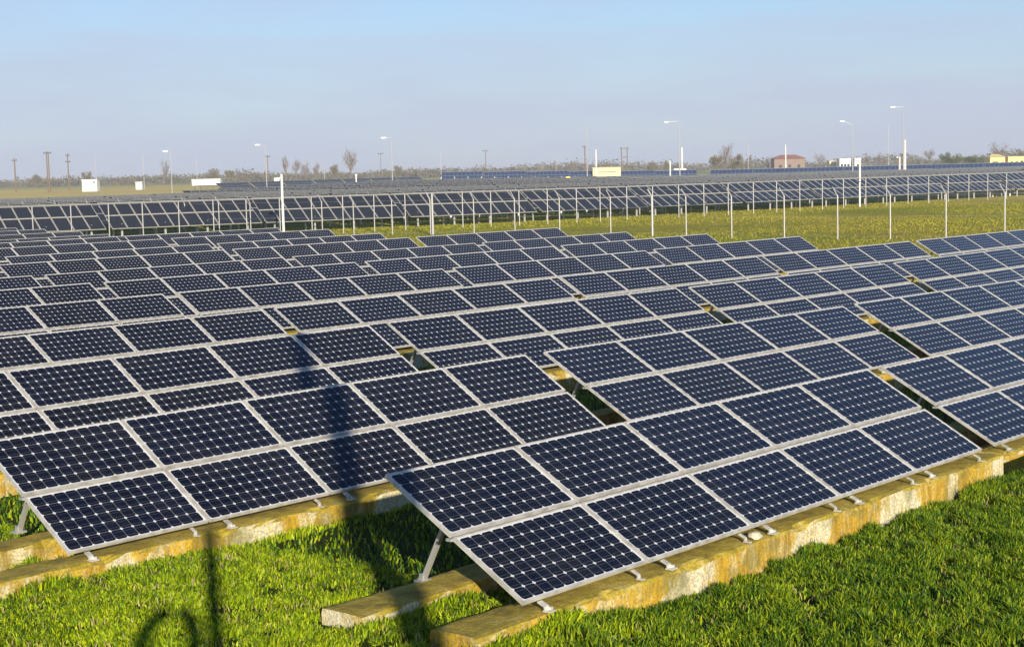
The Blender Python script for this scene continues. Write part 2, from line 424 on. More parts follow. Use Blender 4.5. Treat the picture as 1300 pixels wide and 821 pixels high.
def noise_edge(x, s): return mnoise.noise(Vector((x, s, 1.7)))
def beam_mesh(x0, x1, y0, y1, zt, zb, seed, slab=False):
    """cast concrete strip with chipped, wavy arrises"""
    N = max(8, int((x1-x0)/.12)); prof_n = 10; v = []; f = []
    prof = [(y0, zb), (y0, zb*.45+zt*.55), (y0, zt-.035), (y0+.02, zt-.008), (y0+.07, zt), ((y0+y1)/2, zt+.004), (y1-.06, zt), (y1-.012, zt-.01), (y1, zt-.04), (y1, zb)]
    for i in range(N+1):
        x = x0 + (x1-x0)*i/N
        for j, (y, z) in enumerate(prof):
            a = mnoise.noise(Vector((x*.9, seed, 0)))*.028; c_ = mnoise.noise(Vector((x*5, j*.7, seed)))
            yy = y + (a if j < 5 else 0) + c_*.008 + (c_*.018 if j in (2, 3) else 0)
            zz = z + (mnoise.noise(Vector((x*1.3, seed+4, y*3)))*.014 + c_*.008 if 1 < j < 9 else 0)
            if j in (2, 3) and mnoise.noise(Vector((x*2.7, seed+9, 0))) > .28: zz -= .03; yy += .015
            v.append((x + (c_*.01 if i in (0, N) else 0), yy, zz))
    P = len(prof)
    for i in range(N):
        for j in range(P-1): f.append((i*P+j, (i+1)*P+j, (i+1)*P+j+1, i*P+j+1))
    f.append(tuple(range(P))); f.append(tuple(N*P+P-1-j for j in range(P)))
    me = bpy.data.meshes.new('concrete_beam'); me.from_pydata(v, [], f); me.materials.append(M['concrete']); return me

ORD = ['first', 'second', 'third', 'fourth', 'fifth', 'sixth', 'seventh', 'eighth', 'ninth', 'tenth', 'eleventh', 'twelfth', 'thirteenth', 'fourteenth', 'fifteenth', 'sixteenth']
def project(P):
    q = P - Vector((0, 0, H)); z = q.dot(Fv)
    if z < .2: return None
    u = FPX*q.dot(Rv)/z; v = -FPX*q.dot(Uv)/z
    return (650 + cr*u - sr*v, 410.5 + sr*u + cr*v)
used = {'n': False, 'f': False}
MS = {}
BEAMS = []
for row, (s0, z0) in enumerate(ROWS):
    lab = 0; items = []
    kmin = 0 if row < 2 else -9
    for kk in range(kmin, row_end(row)+1):
        a = ADJ.get((row, kk), (0,)*6)
        O = d*(s0+kk*TL+a[0]) + n*(N0+PITCHROW*row+a[1]) + Vector((0, 0, z0+H+a[2]))
        dd = (d*math.cos(a[3]) + n*math.sin(a[3])); dd = dd*math.cos(a[4]) + Vector((0, 0, math.sin(a[4])))
        up_end = O + dd*8; c1 = project(O + Vector((0, 0, .5))); c2 = project(up_end+Vector((0, 0, .5)))
        if c1 is None or c2 is None: continue
        if c2[0] < -60 or c1[0] > 1400: continue
        items.append((kk, O, dd, a, c1, c2))
    for kk, O, dd, a, c1, c2 in items:
        det = row < 3
        src = NEAR if det else FAR; key = 'n' if det else 'f'
        if used[key]: t = copy_tree(src)
        else: t = src; used[key] = True
        jx = a if (row, kk) in ADJ else (0, 0, 0, (random.random()-.5)*.006, (random.random()-.5)*.002, (random.random()-.5)*.02)
        yv = Vector((0, 0, 1)).cross(dd).normalized(); zv = dd.cross(yv)
        rot = Matrix((dd, yv, zv)).transposed().to_4x4()
        t.matrix_world = Matrix.Translation(O) @ rot @ Matrix.Rotation(jx[5]*.8, 4, 'X')
        vis = c2[0] > 6 and c1[0] < 1294
        if vis: lab += 1
        MS[(row, kk)] = (O, rot)
        base = {(0, 0): 'large foreground solar table with its left end overhanging the grass beside a bare strut',
                (0, 1): 'solar table cut by the right frame edge, second in the front row',
                (1, 0): 'solar table at lower left crossed by the dark post shadow, above the grass'}.get((row, kk))
        if not base:
            if not vis: base = 'solar table just off the picture edge, in the %s row from the camera' % ORD[row]
            else: base = 'tilted ten-module solar table, %s from left in the %s row from the camera' % (ORD[lab-1], ORD[row])
        tag(t, base, 'solar panel', 'solar tables of the near field')
        if row < 7: BEAMS.append((row, kk, rot, O, lab, vis))
ZB = -BEAM_DROP
for row, kk, rot, O, lab, vis in BEAMS:
    x0 = -.01 if kk else {0: -.65, 1: -.88}.get(row, -.01); x1 = TL-.03
    zt = ZB; zb = zt-.62 - 0
    seed = row*7.3+kk*3.1
    if (row, kk) == (0, 1):      # this length bridges a dark ditch: a thin slab on a set-back wall
        me = beam_mesh(x0+.03, x1, -.10, .36, zt, zt-.07, seed)
    else: me = beam_mesh(x0, x1, -.10, .36, zt, zb, seed)
    o = link(bpy.data.objects.new('concrete_beam', me)); o.matrix_world = Matrix.Translation(O) @ rot
    where = 'the %s table from left in the %s row' % (ORD[max(lab-1, 0)], ORD[row])
    tag(o, {(0, 0): 'long mossy concrete beam in front of the grass, carrying a pale stone', (1, 0): 'yellow stained concrete beam at lower left, below the second row of panels',
            (0, 1): 'thin concrete ledge over a black opening at the right frame edge'}.get((row, kk), 'concrete beam under the front edge of %s' % where), 'concrete beam', 'front foundation beams')
    xr = -.74 if (row, kk) == (0, 0) else (-2.4 if (row, kk) == (1, 0) else x0)
    me = beam_mesh(xr, x1, .98, 1.44, zt, zb, seed+50)
    o = link(bpy.data.objects.new('concrete_beam', me)); o.matrix_world = Matrix.Translation(O) @ rot
    tag(o, {(0, 0): 'short lit stub of mossy concrete beam carrying the bare rear strut', (1, 0): 'mossy rear concrete beam running out of frame at the left edge'}.get((row, kk), 'concrete beam carrying the rear legs of %s' % where), 'concrete beam', 'rear foundation beams')
# set-back wall closing the ditch under the slab
O, rot = MS[(0, 1)]
me = beam_mesh(.05, TL, .30, .352, ZB-.08, ZB-.62, 3.3); o = link(bpy.data.objects.new('ditch_wall', me)); o.matrix_world = Matrix.Translation(O) @ rot
tag(o, 'dark recessed wall below the concrete ledge at the right frame edge', 'wall')
# pale stone lying on the front beam
O, rot = MS[(0, 0)]
bm = bmesh.new(); bmesh.ops.create_icosphere(bm, subdivisions=2, radius=1)
for v in bm.verts:
    q = mnoise.noise(v.co*1.3+Vector((4, 4, 4)))*.35+1; v.co = Vector((v.co.x*.10*q, v.co.y*.065*q, max(v.co.z, -.6)*.035*q))
me = bpy.data.meshes.new('stone'); bm.to_mesh(me); bm.free(); me.materials.append(M['stone'])
o = link(bpy.data.objects.new('stone', me)); o.matrix_world = Matrix.Translation(O) @ rot @ Matrix.Translation((3.18, -.03, ZB+.025)) @ Matrix.Rotation(.5, 4, 'Z')
tag(o, 'flat pale stone lying on the front concrete beam below a panel edge', 'stone')
OA, RA = MS[(0, 0)]

# ------------------------------------------------------------------ grass (uncountable)
def beams_clear(x, y):
    """False where a concrete strip lies"""
    return True
def blades(name, pts, hts, wid, mat_, label, lean=.5, seed=1):
    r = np.random.default_rng(seed); N = len(pts)
    ang = r.uniform(0, 2*np.pi, N); la = r.uniform(0, 2*np.pi, N); lr = r.uniform(.1, 1, N)*lean*hts
    w = wid*r.uniform(.6, 1.3, N)
    wx, wy = np.cos(ang)*w/2, np.sin(ang)*w/2
    lx, ly = np.cos(la)*lr, np.sin(la)*lr
    b = pts
    V = np.zeros((N, 5, 3), np.float32)
    V[:, 0] = b + np.c_[-wx, -wy, 0*wx-.01]; V[:, 1] = b + np.c_[wx, wy, 0*wx-.01]
    V[:, 2] = b + np.c_[wx*.9+lx*.4, wy*.9+ly*.4, hts*.6]; V[:, 3] = b + np.c_[-wx*.9+lx*.4, -wy*.9+ly*.4, hts*.6]
    V[:, 4] = b + np.c_[lx, ly, hts*(1-.35*(lr/hts))]
    me = bpy.data.meshes.new(name)
    me.vertices.add(N*5); me.vertices.foreach_set('co', V.reshape(-1))
    base = (np.arange(N)*5)[:, None]
    loops = np.concatenate([base+np.array([0, 1, 2, 3]), base+np.array([3, 2, 4])], 1).reshape(-1)
    me.loops.add(len(loops)); me.loops.foreach_set('vertex_index', loops.astype(np.int32))
    me.polygons.add(N*2); st = np.empty(N*2, np.int32); st[0::2] = np.arange(N)*7; st[1::2] = np.arange(N)*7+4
    me.polygons.foreach_set('loop_start', st); me.materials.append(mat_); me.update(calc_edges=True); me.validate()
    o = link(bpy.data.objects.new(name, me)); tag(o, label, 'grass', kind='stuff'); return o
def sample(N, xr, yr, keep, seed, clump=.55):
    r = np.random.default_rng(seed)
    P = np.c_[r.uniform(*xr, N), r.uniform(*yr, N)]
    M_ = keep(P[:, 0], P[:, 1]); P = P[M_]
    den = np.array([mnoise.noise(Vector((x*3.1, y*3.1, seed))) + .6*mnoise.noise(Vector((x*9, y*9, seed))) for x, y in P])
    sel = r.uniform(-1, 1, len(P)) < den*clump*2+.45; P = P[sel]; den = den[sel]
    z = np.array([.035*(mnoise.noise(Vector((x*.5, y*.5, 3)))-.2)+rise(x, y) for x, y in P])
    return np.c_[P, z], den
dv, nv = np.array(d[:2]), np.array(n[:2])
OAv, OBv = np.array(OA[:2]), np.array(MS[(1, 0)][0][:2])
def SN(x, y, O): q = np.stack([x-O[0], y-O[1]]); return q[0]*dv[0]+q[1]*dv[1], q[0]*nv[0]+q[1]*nv[1]
def in_view(x, y, m=130):
    u = FPX*x/y; v = FPX*H/y - FPX*math.tan(PITCH)
    return (np.abs(u) < 650+m) & (v < 411+m*1.2)
def keep_all(x, y):
    sA, nA = SN(x, y, OAv); sB, nB = SN(x, y, OBv)
    ok = in_view(x, y)
    front = (nA < -.08) & (sA > -.65); 
    left = (sA <= .9) & (nB < -.07)
    behindB = (sB < .9) & (nB > -.07) & (nB < 4.3)
    ok &= front | left | behindB
    ok &= ~((sA > -.7) & (nA > -.13) & (nA < .38)); ok &= ~((sA > -.78) & (nA > 1.06) & (nA < 1.46))
    ok &= ~((sB > -.9) & (nB > -.13) & (nB < .38)); ok &= ~((nB > .97) & (nB < 1.46) & (sB > -2.5))
    return ok
def side(x, y):      # >0: right-hand deep green part of the meadow
    sA, nA = SN(x, y, OAv)
    w = np.array([mnoise.noise(Vector((a*.8, b*.8, 9))) for a, b in zip(x, y)])*.9
    return np.where(nA < -.05, sA - .6, -3) + w*1.3
def keep_l(x, y):
    k_ = keep_all(x, y); i = np.where(k_)[0]; s_ = side(x[i], y[i]); k2 = k_.copy(); r = np.random.default_rng(5)
    k2[i] = s_ < r.normal(0, .5, len(i)); return k2
def keep_r(x, y):
    k_ = keep_all(x, y); i = np.where(k_)[0]; s_ = side(x[i], y[i]); k2 = k_.copy(); r = np.random.default_rng(6)
    k2[i] = s_ > r.normal(0, .5, len(i)); return k2
P, dn = sample(1700000, (-8, 9), (10.3, 27), keep_l, 21, 1.5); r_ = np.random.default_rng(3)
blades('grass', P, (.035+.10*np.clip(dn, -.25, 1)+r_.uniform(0, .035, len(P))).clip(.015, .15), .012, M['lime'], 'bright lime grass and weeds around the lower left beams', .9, 31)
P, dn = sample(1900000, (-3, 10), (10.3, 27), keep_r, 22, 1.5)
blades('grass', P, (.045+.11*np.clip(dn, -.25, 1)+r_.uniform(0, .06, len(P))).clip(.015, .18), .0115, M['green'], 'deep green grass along the bottom right below the front beam', .8, 32)
P, dn = sample(60000, (-8, 10), (10.3, 27), keep_all, 29, 1.2)
blades('grass', P, (.05+.05*r_.uniform(0, 1, len(P))), .009, grass_blade_material('dry_straw', (.30, .24, .08), (.42, .34, .12), (.55, .46, .2)), 'scattered dry straw among the foreground grass', 1.3, 35)
# taller weeds hugging the beams
def weeds(O, rot, s0, s1, nn, cnt, hgt, seed, mt, lbl):
    r = np.random.default_rng(seed); L = []
    for _ in range(cnt):
        s_ = r.uniform(s0, s1); dens_ = mnoise.noise(Vector((s_*1.4, seed, 0)))
        if dens_ < r.uniform(-.35, .3): continue
        y_ = nn - abs(r.normal(0, .05)); w_ = O + rot.to_3x3() @ Vector((s_, y_, 0)); z_ = rise(w_.x, w_.y) - .01
        L.append((w_.x, w_.y, z_, dens_))
    L = np.array(L); return blades('grass', L[:, :3], hgt*(.5+np.clip(L[:, 3], -.2, .6))*r.uniform(.5, 1.3, len(L)), .014, mt, lbl, .8, seed)
weeds(OA, RA, -.75, 8.3, -.12, 7000, .13, 61, M['green'], 'taller weeds growing against the front beam')
weeds(OA, RA, -.9, 2.2, .97, 3600, .20, 62, M['lime'], 'taller weeds against the short beam stub')
weeds(OA, RA, -.8, .5, -.11, 2200, .17, 63, M['lime'], 'yellow green weeds over the left end of the front beam')
weeds(MS[(1, 0)][0], MS[(1, 0)][1], -.95, 8, -.12, 5000, .16, 64, M['lime'], 'weeds at the foot of the lower left beam')
# low grass strip between the rows, seen in the gaps
def keep_gap(x, y):
    k_ = np.zeros(len(x), bool)
    for row in range(0, 6):
        s, z = ROWS[row]; nn_ = x*nv[0]+y*nv[1]; f_ = nn_-(N0+PITCHROW*row); k_ |= (f_ > 1.5) & (f_ < 4.3)
    ss = x*dv[0]+y*dv[1]
    return k_ & in_view(x, y, 50)
P, dn = sample(260000, (-12, 14), (14, 40), keep_gap, 23)
blades('grass', P, (.05+r_.uniform(0, .05, len(P))), .02, M['green'], 'short grass in the dark aisles between the solar rows', .9, 33)
# rough meadow between the near field and the fences
def keep_m(x, y):
    u = FPX*x/y; nn_ = x*nv[0]+y*nv[1]; ss = x*dv[0]+y*dv[1]
    return (np.abs(u) < 720) & ~((nn_ < N0+PITCHROW*16) & (ss < 44) & (y < 50))
P, dn = sample(260000, (-45, 50), (48, 150), keep_m, 24, .8)
gz = np.array([ground_z(x, y)+.12*mnoise.noise(Vector((x*.06, y*.06, 1))) for x, y, z in P]); P[:, 2] = gz
m = grass_blade_material('meadow_tufts', (.24, .24, .015), (.33, .30, .025), (.42, .35, .045))
blades('grass', P, (.03+.08*np.clip(dn, 0, 1)+r_.uniform(0, .04, len(P))), .035, m, 'rough yellow green meadow between the near field and the fences', .9, 34)

# ------------------------------------------------------------------ fences of the middle distance
FPOLY = [(-40, 112), (152, 108.5), (316, 104), (496, 98), (600, 95.5), (710, 92), (827, 87.5), (928, 82.5), (1063, 77.5), (1130, 76), (1276, 73.5), (1360, 72)]
def interp(x, pts):
    for (a, b), (c_, e_) in zip(pts, pts[1:]):
        if x <= c_: return b+(e_-b)*(x-a)/(c_-a)
    return pts[-1][1]
root = empty('fence', at(700, 92)); tag(root, 'chain-link fence on cranked white posts standing in the yellow meadow', 'fence')
def wp(o, P): return P - o.location
F1X = [-12, 30, 70, 111, 152, 193, 233, 276, 316, 407, 447, 496, 545, 600, 652, 709, 774, 827, 870, 928, 995, 1063, 1130, 1201, 1276, 1350]
for x in F1X:
    P = at(x, interp(x, FPOLY)); q = wp(root, P); thick = .06 if x in (545, 827) else .034
    b = MB(); b.tube(q+Vector((0, 0, -.2)), q+Vector((0, 0, 2.15)), thick, n=6)
    b.tube(q+Vector((0, 0, 2.12)), q+Vector((-.22, .12, 2.55)), thick*.8, n=6); b.build('post', M['galv'], root)
def wire(o, pts, z, r, nm, mt):
    b = MB()
    for a, c_ in zip(pts, pts[1:]): b.tube(wp(o, a)+Vector((0, 0, z)), wp(o, c_)+Vector((0, 0, z)), r, n=4, cap=False)
    return b.build(nm, mt, o)
pts1 = [at(x, interp(x, FPOLY)) for x in F1X]
for z in (.15, 1.1, 2.1, 2.5): wire(root, pts1, z, .004, 'wire', M['galv'])
# a diagonal brace at the left
a = at(92, interp(92, FPOLY)); MB().tube(wp(root, at(111, 108.8))+Vector((0, 0, 1.5)), wp(root, a), .035, n=5).build('brace', M['galv'], root)

F2POLY = [(-80, 88), (0, 90), (179, 95), (353, 100), (658, 108.5), (893, 119), (1100, 134), (1300, 153), (1400, 163)]
F2X = [-10, 39, 88, 136, 179, 225, 269, 311, 353.5, 394, 433.8, 473.5, 513, 547.5, 586, 622, 658, 694, 731, 761, 795, 828, 861, 893, 924, 956, 985.6, 1015, 1043.7, 1070.6, 1099, 1125.5, 1152.7, 1179, 1203.7, 1230, 1254, 1278, 1302]
root2 = empty('fence', at(700, 110)); tag(root2, 'straight-post rail fence directly in front of the long middle-distance panel row', 'fence')
pts2 = [at(x, interp(x, F2POLY)) for x in F2X]
for p in pts2:
    q = wp(root2, p); b = MB(); b.tube(q+Vector((0, 0, -.2)), q+Vector((0, 0, 2.42)), .034, n=6); b.build('post', M['galv'], root2)
for z, r in ((2.42, .035),): wire(root2, pts2, z, r, 'top_rail', M['galv'])

# ------------------------------------------------------------------ middle-distance field: portrait modules two high
MR = math.radians(30)
def far_module_mesh(w=1.0, h=1.62):
    b = MB(); t = .04; e = .03
    b.v = [(e, e, 0), (w-e, e, 0), (w-e, h-e, 0), (e, h-e, 0)]; b.f = [(0, 1, 2, 3)]; b.mi = [0]
    b.box((w/2, e/2, 0), (w, e, t), mi=1); b.box((w/2, h-e/2, 0), (w, e, t), mi=1); b.box((e/2, h/2, 0), (e, h-2*e, t), mi=1); b.box((w-e/2, h/2, 0), (e, h-2*e, t), mi=1)
    me = b.mesh('solar_module', [M['polyfar'], M['alu']]); ul = me.uv_layers.new(name='UVMap')
    for lp in me.loops:
        c = me.vertices[lp.vertex_index].co; ul.data[lp.index].uv = (c.x*2, c.y*2)
    return me
MEF = far_module_mesh()
NM = 10; FW = 1.03; FH = 1.66; ZB2 = .72
def make_far_table(parts=True):
    c30, s30 = math.cos(MR), math.sin(MR)
    if parts:
        root = empty('solar_table')
        for j in range(2):
            for i in range(NM):
                mo = link(bpy.data.objects.new('solar_module', MEF), root)
                mo.matrix_local = Matrix.Translation((i*FW, j*FH*c30, ZB2+j*FH*s30)) @ Matrix.Rotation(MR, 4, 'X')
        L = NM*FW
        for y in (.4, 1.3, 2.1, 2.9): MB().bar((0, y*c30+.05, ZB2+y*s30-.08), (L, y*c30+.05, ZB2+y*s30-.08), .08, .06).build('rail', M['steel'], root)
        for x in (.8, 3.7, 6.6, 9.5):
            MB().tube((x, .55, -.3), (x, .55, ZB2+.30), .075, n=6).build('leg', M['galv'], root)
            MB().tube((x, 2.3, -.3), (x, 2.3, ZB2+1.28), .06, n=6).build('leg', M['steel'], root)
        return root
    b = MB(); L = NM*FW; H2 = 2*FH
    # solid slim table with frame lines as raised strips
    R = Matrix.Rotation(MR, 3, 'X')
    def Q(x, y, z=0): v = R @ Vector((x, y, z)); return (v.x, v.y, v.z+ZB2)
    b.box(Q(L/2, H2/2, -.03), (L, H2, .04), R, mi=0)
    for j in range(3): b.box(Q(L/2, j*FH+(0.02 if j == 0 else -.02 if j == 2 else 0), .0), (L, .035, .026), R, mi=1)
    for i in range(NM+1): b.box(Q(min(max(i*FW, .03), L-.03), H2/2, .001), (.035, H2, .024), R, mi=1)
    for x in (1.2, 5, 9.2):
        b.tube((x, .6, -.4), (x, .6, ZB2+.3), .08, n=5, mi=2); b.tube((x, 2.3, -.4), (x, 2.3, ZB2+1.2), .06, n=5, mi=2)
    return b.build('solar_table', [M['polyfar'], M['steel'], M['white']])
PROTO2 = make_far_table(True); register(PROTO2); PROTO3 = make_far_table(False); u2 = u3 = False
def place(t, P, ang):
    t.location = P; t.rotation_euler = (0, 0, ang)
# row polyline = fence 2 pushed back by about 7 m
R2 = [(x, D+7.5) for x, D in F2POLY]
def row_points(poly, step):
    W_ = [at(x, interp(x, poly)) for x in range(int(poly[0][0]), int(poly[-1][0]), 4)]
    out_ = [W_[0]]; acc = 0
    for a, c_ in zip(W_, W_[1:]):
        if (c_-out_[-1]).length >= step: out_.append(c_)
    return out_
rp = row_points(R2, NM*FW+.25); cnt = 0
for a, c_ in zip(rp, rp[1:]):
    dd = (c_-a); ang = math.atan2(dd.y, dd.x)
    t = PROTO2 if not u2 else copy_tree(PROTO2); u2 = True
    place(t, a, ang); cnt += 1
    tag(t, 'dark tall-module solar table behind the rail fence, %s from left in its row' % (ORD[cnt-1] if cnt <= 16 else {17: 'seventeenth', 18: 'eighteenth', 19: 'nineteenth', 20: 'twentieth'}.get(cnt, 'last')), 'solar panel', 'solar tables behind the rail fence')
# rows behind it, receding: their tops show one above the other
rows3 = []
for kx in range(1, 30):
    back = kx*8.2
    rows3.append(back)
base_dir = (rp[6]-rp[2]).normalized(); nrm = Vector((-base_dir.y, base_dir.x, 0))
NAMES3 = 0
for ri, back in enumerate(rows3):
    o0 = rp[2] + nrm*back; step = NM*FW+.3; c3 = 0
    for i in range(-16, 34):
        P = o0 + base_dir*(i*step+(ri*2.3) % 5)
        D = P.y
        if D < 90: continue
        pr = project(Vector((P.x, P.y, 2.0))); pr2 = project(Vector((P.x+base_dir.x*step, P.y+base_dir.y*step, 2.0)))
        if pr is None or pr2 is None or pr2[0] < -20 or pr[0] > 1320: continue
        px = (pr[0]+pr2[0])/2
        dmax = interp(px, [(-50, 150), (120, 158), (250, 172), (400, 215), (600, 250), (900, 262), (1300, 262), (1400, 262)])
        if D > dmax: continue
        if NAMES3 >= 280: continue
        t = PROTO3 if not u3 else PROTO3.copy()
        if u3: COL.objects.link(t)
        u3 = True; NAMES3 += 1; c3 += 1
        P.z = ground_z(P.x, P.y); place(t, P, math.atan2(base_dir.y, base_dir.x))
        tag(t, 'distant solar table among the receding rows behind the fenced row', 'solar panel', 'solar tables of the receding middle rows')
print('far tables', cnt, NAMES3)
# third field on the rising land: low dark line at left, blue band at right
c3 = 0
ME_BLUE = PROTO3.data.copy(); bl = M['polyfar'].copy(); bl.name = 'haze_blue_polycrystalline'  # poly cells copied bluer: the blue of distance haze put into their colour
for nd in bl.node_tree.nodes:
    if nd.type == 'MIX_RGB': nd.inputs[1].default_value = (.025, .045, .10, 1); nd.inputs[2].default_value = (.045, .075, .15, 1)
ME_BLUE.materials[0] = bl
F3 = [at(x, 318 - (x-560)*.02) for x in range(560, 1330, 17)]
r3 = empty('fence', F3[20]); tag(r3, 'far line of small white posts in front of the blue skyline tables', 'fence')
for P in F3: MB().tube(P-F3[20]+Vector((0, 0, -.3)), P-F3[20]+Vector((0, 0, 2.1)), .07, n=5).build('post', M['white'], r3)
for (xa, xb, Da, Db, nrow) in ((282, 560, 330, 400, 1), (560, 900, 400, 400, 2), (900, 1330, 390, 370, 3)):
    for rr in range(nrow):
        A = at(xa, Da+rr*14); B = at(xb, Db+rr*14); L = (B-A).length; step = NM*FW+.5; u = (B-A)/L; ang = math.atan2(u.y, u.x)
        for i in range(int(L/step)):
            P = A + u*(i*step); t = PROTO3.copy(); COL.objects.link(t); P.z = ground_z(P.x, P.y)+.1; place(t, P, ang); c3 += 1
            if xa == 282: t.scale = (1, .7, .7)
            else: t.data = ME_BLUE; t.scale = (1, 1.15, 1.15)
            side_ = {282: 'low line of far tables left of the centre', 560: 'far band of tables near the centre skyline', 900: 'blue far band of tables at the right skyline'}[xa]
            tag(t, 'far solar table in the %s' % side_, 'solar panel', 'far tables: '+side_)
print('third', c3)

# ------------------------------------------------------------------ lamp posts, poles, cabinets and buildings far off
def lamp_post(px, top, D, hx, hy, label, r=.09):
    g = at(px, D); t = empty('lamp_post', g); zt = zat(px, top, D); a = at(hx, D, hy) if hx else None
    MB().tube((0, 0, -.3), (0, 0, zt-g.z), r*1.0, r*.5, n=8).build('pole', M['galv'], t)
    if hx:
        q = a-g; top_ = Vector((0, 0, zt-g.z-.15))
        MB().bar(top_, (q.x*.8, q.y*.8, q.z), r*.45, r*.45).build('arm', M['galv'], t)
        b = MB(); b.box((q.x, q.y, q.z), (.95, .42, .22)); b.box((q.x, q.y, q.z-.13), (.7, .3, .06)); b.build('lamp_head', M['white'], t)
    tag(t, label, 'lamp post', 'tall lamp posts across the field')
lamp_post(863, 153, 350, 846, 155, 'tall lamp post right of the cream container, white lamp to its left', .15)
lamp_post(1147, 135, 300, 1133, 136, 'tallest lamp post, lamp arm to its left, near the right edge', .13)
lamp_post(1082.5, 158, 350, 1069, 154, 'slender lamp post rising beside the small white building', .13)
lamp_post(498, 174, 300, 487, 175, 'lamp post just left of the picture centre with short arm', .10)
lamp_post(338.5, 185, 300, 327, 184, 'lamp post above the low left panel line, head to its left', .09)
lamp_post(218, 191, 300, 210, 192, 'thin lamp post standing in the yellow field at left', .08)
lamp_post(745.5, 161, 350, None, 0, 'bare tall pole immediately left of the cream container', .12)
for px, top, D, r, lb in ((122.5, 196, 420, .06, 'faint thin pole beside the white cabinet at left'), (250.5, 199, 420, .06, 'faint thin pole above the white trailer'),
                          (560, 192, 420, .07, 'pale thin pole on the skyline right of the centre-left lamp'), (412, 208, 500, .08, 'faint short pole left of the big bare tree'),
                          (706, 196, 500, .06, 'very faint pole on the skyline left of the cream container'), (183, 195, 420, .07, 'thin pole with a dark cap between the two white cabinets'),
                          (1128, 160, 420, .05, 'faint thin pole left of the tallest lamp post'), (950, 180, 480, .06, 'faint pole right of the tree clump on the skyline')):
    g = at(px, D); t = MB().tube((0, 0, -.3), (0, 0, zat(px, top, D)-g.z), r*1.2, r*.8, n=6).build('pole', M['galv']); t.location = g; tag(t, lb, 'pole')
def post(px, top, base, D, r, label, head=None, m_='white', cat='post', nm='camera_post'):
    g = at(px, D); t = empty(nm, g); zt = zat(px, top, D)-g.z
    MB().tube((0, 0, -.3), (0, 0, zt), r, r*.85, n=10).build('pole', M[m_], t)
    if head:
        a = at(head[0], D, head[1])-g; b = MB(); b.tube((a.x-.16, a.y, a.z), (a.x+.18, a.y, a.z), .13, .12, n=8); b.bar((0, 0, a.z+.1), (a.x, a.y, a.z+.1), .06, .06); b.build('camera_head', M['white'], t)
    tag(t, label, cat)
post(357.5, 221, 292, 100, .085, 'stout white post with a white camera, tallest along the left fence', (351.5, 228))
post(452, 222, 238, 240, .12, 'short white post with a round head below the bare tree', (452, 222))
post(1091.5, 203, 264, 135, .10, 'stout white post rising through the rail fence at right', (1089, 203))
post(547.5, 246, 296, 96.5, .075, 'thicker plain fence-line post near the picture centre', None, 'galv')
post(757, 190, 215, 400, .17, 'thick white mast behind the cream container', None, 'white', 'mast', 'mast')
post(866, 187, 218, 430, .26, 'thick pale mast just right of the tall lamp post', (867, 219), 'white', 'mast', 'mast')
post(850.8, 204, 225, 330, .16, 'short white post left of the tall lamp post', None, 'white')
post(997.5, 184, 213, 430, .19, 'white mast in front of the red-roofed house', None, 'white', 'mast', 'mast')
post(1149, 178, 222, 330, .24, 'thick pale mast behind the tallest lamp post', None, 'white', 'mast', 'mast')
post(1142, 199, 222, 320, .30, 'short grey post beside the thick pale mast', (1139, 200), 'galv')
post(1202, 217, 224, 240, .16, 'small white post head above the panels at right', (1202, 218))
def utility(px, top, D, r, label, arms, double=0):
    g = at(px, D); t = empty('utility_pole', g); zt = zat(px, top, D)-g.z
    for s_ in ((-double/2, double/2) if double else (0,)):
        MB().tube((s_, 0, -.3), (s_, 0, zt), r*.9, r*.7, n=7).build('pole', M['wood'], t)
    b = MB()
    for k_, w in arms: b.bar((-w, 0, zt-k_), (w, 0, zt-k_), .22, .25)
    for k_, w in arms:
        for q in (-w*.85, 0, w*.85): b.tube((q, 0, zt-k_), (q, 0, zt-k_+.4), .09, n=5)
    b.build('crossarm', M['darkmetal'], t)
    tag(t, label, 'utility pole', 'wooden utility poles on the skyline')
utility(20, 201, 440, .24, 'wooden utility pole nearest the left edge', ((.6, .7),))
utility(62, 193, 400, .19, 'thick brown double utility pole at far left', ((.3, 1.0),), .44)
utility(87.5, 195, 420, .20, 'utility pole with two dark clusters, left of the white cabinet', ((.5, .5), (2.2, .6)))
utility(617, 190, 600, .18, 'dark utility pole on the skyline right of centre', ((.5, 1.2),))
utility(743, 185, 420, .18, 'brown utility pole hidden beside the bare tall pole', ((.4, .6),))
utility(793, 187, 480, .20, 'dark twin-legged pylon right of the cream container', ((.4, 1.4), (3, .9)), 1.7)
utility(340.5, 197, 420, .14, 'dark-headed utility pole right behind the left lamp post', ((.4, .6),))
utility(484, 194, 520, .10, 'faint utility pole left of the centre-left lamp', ((.4, .9),))

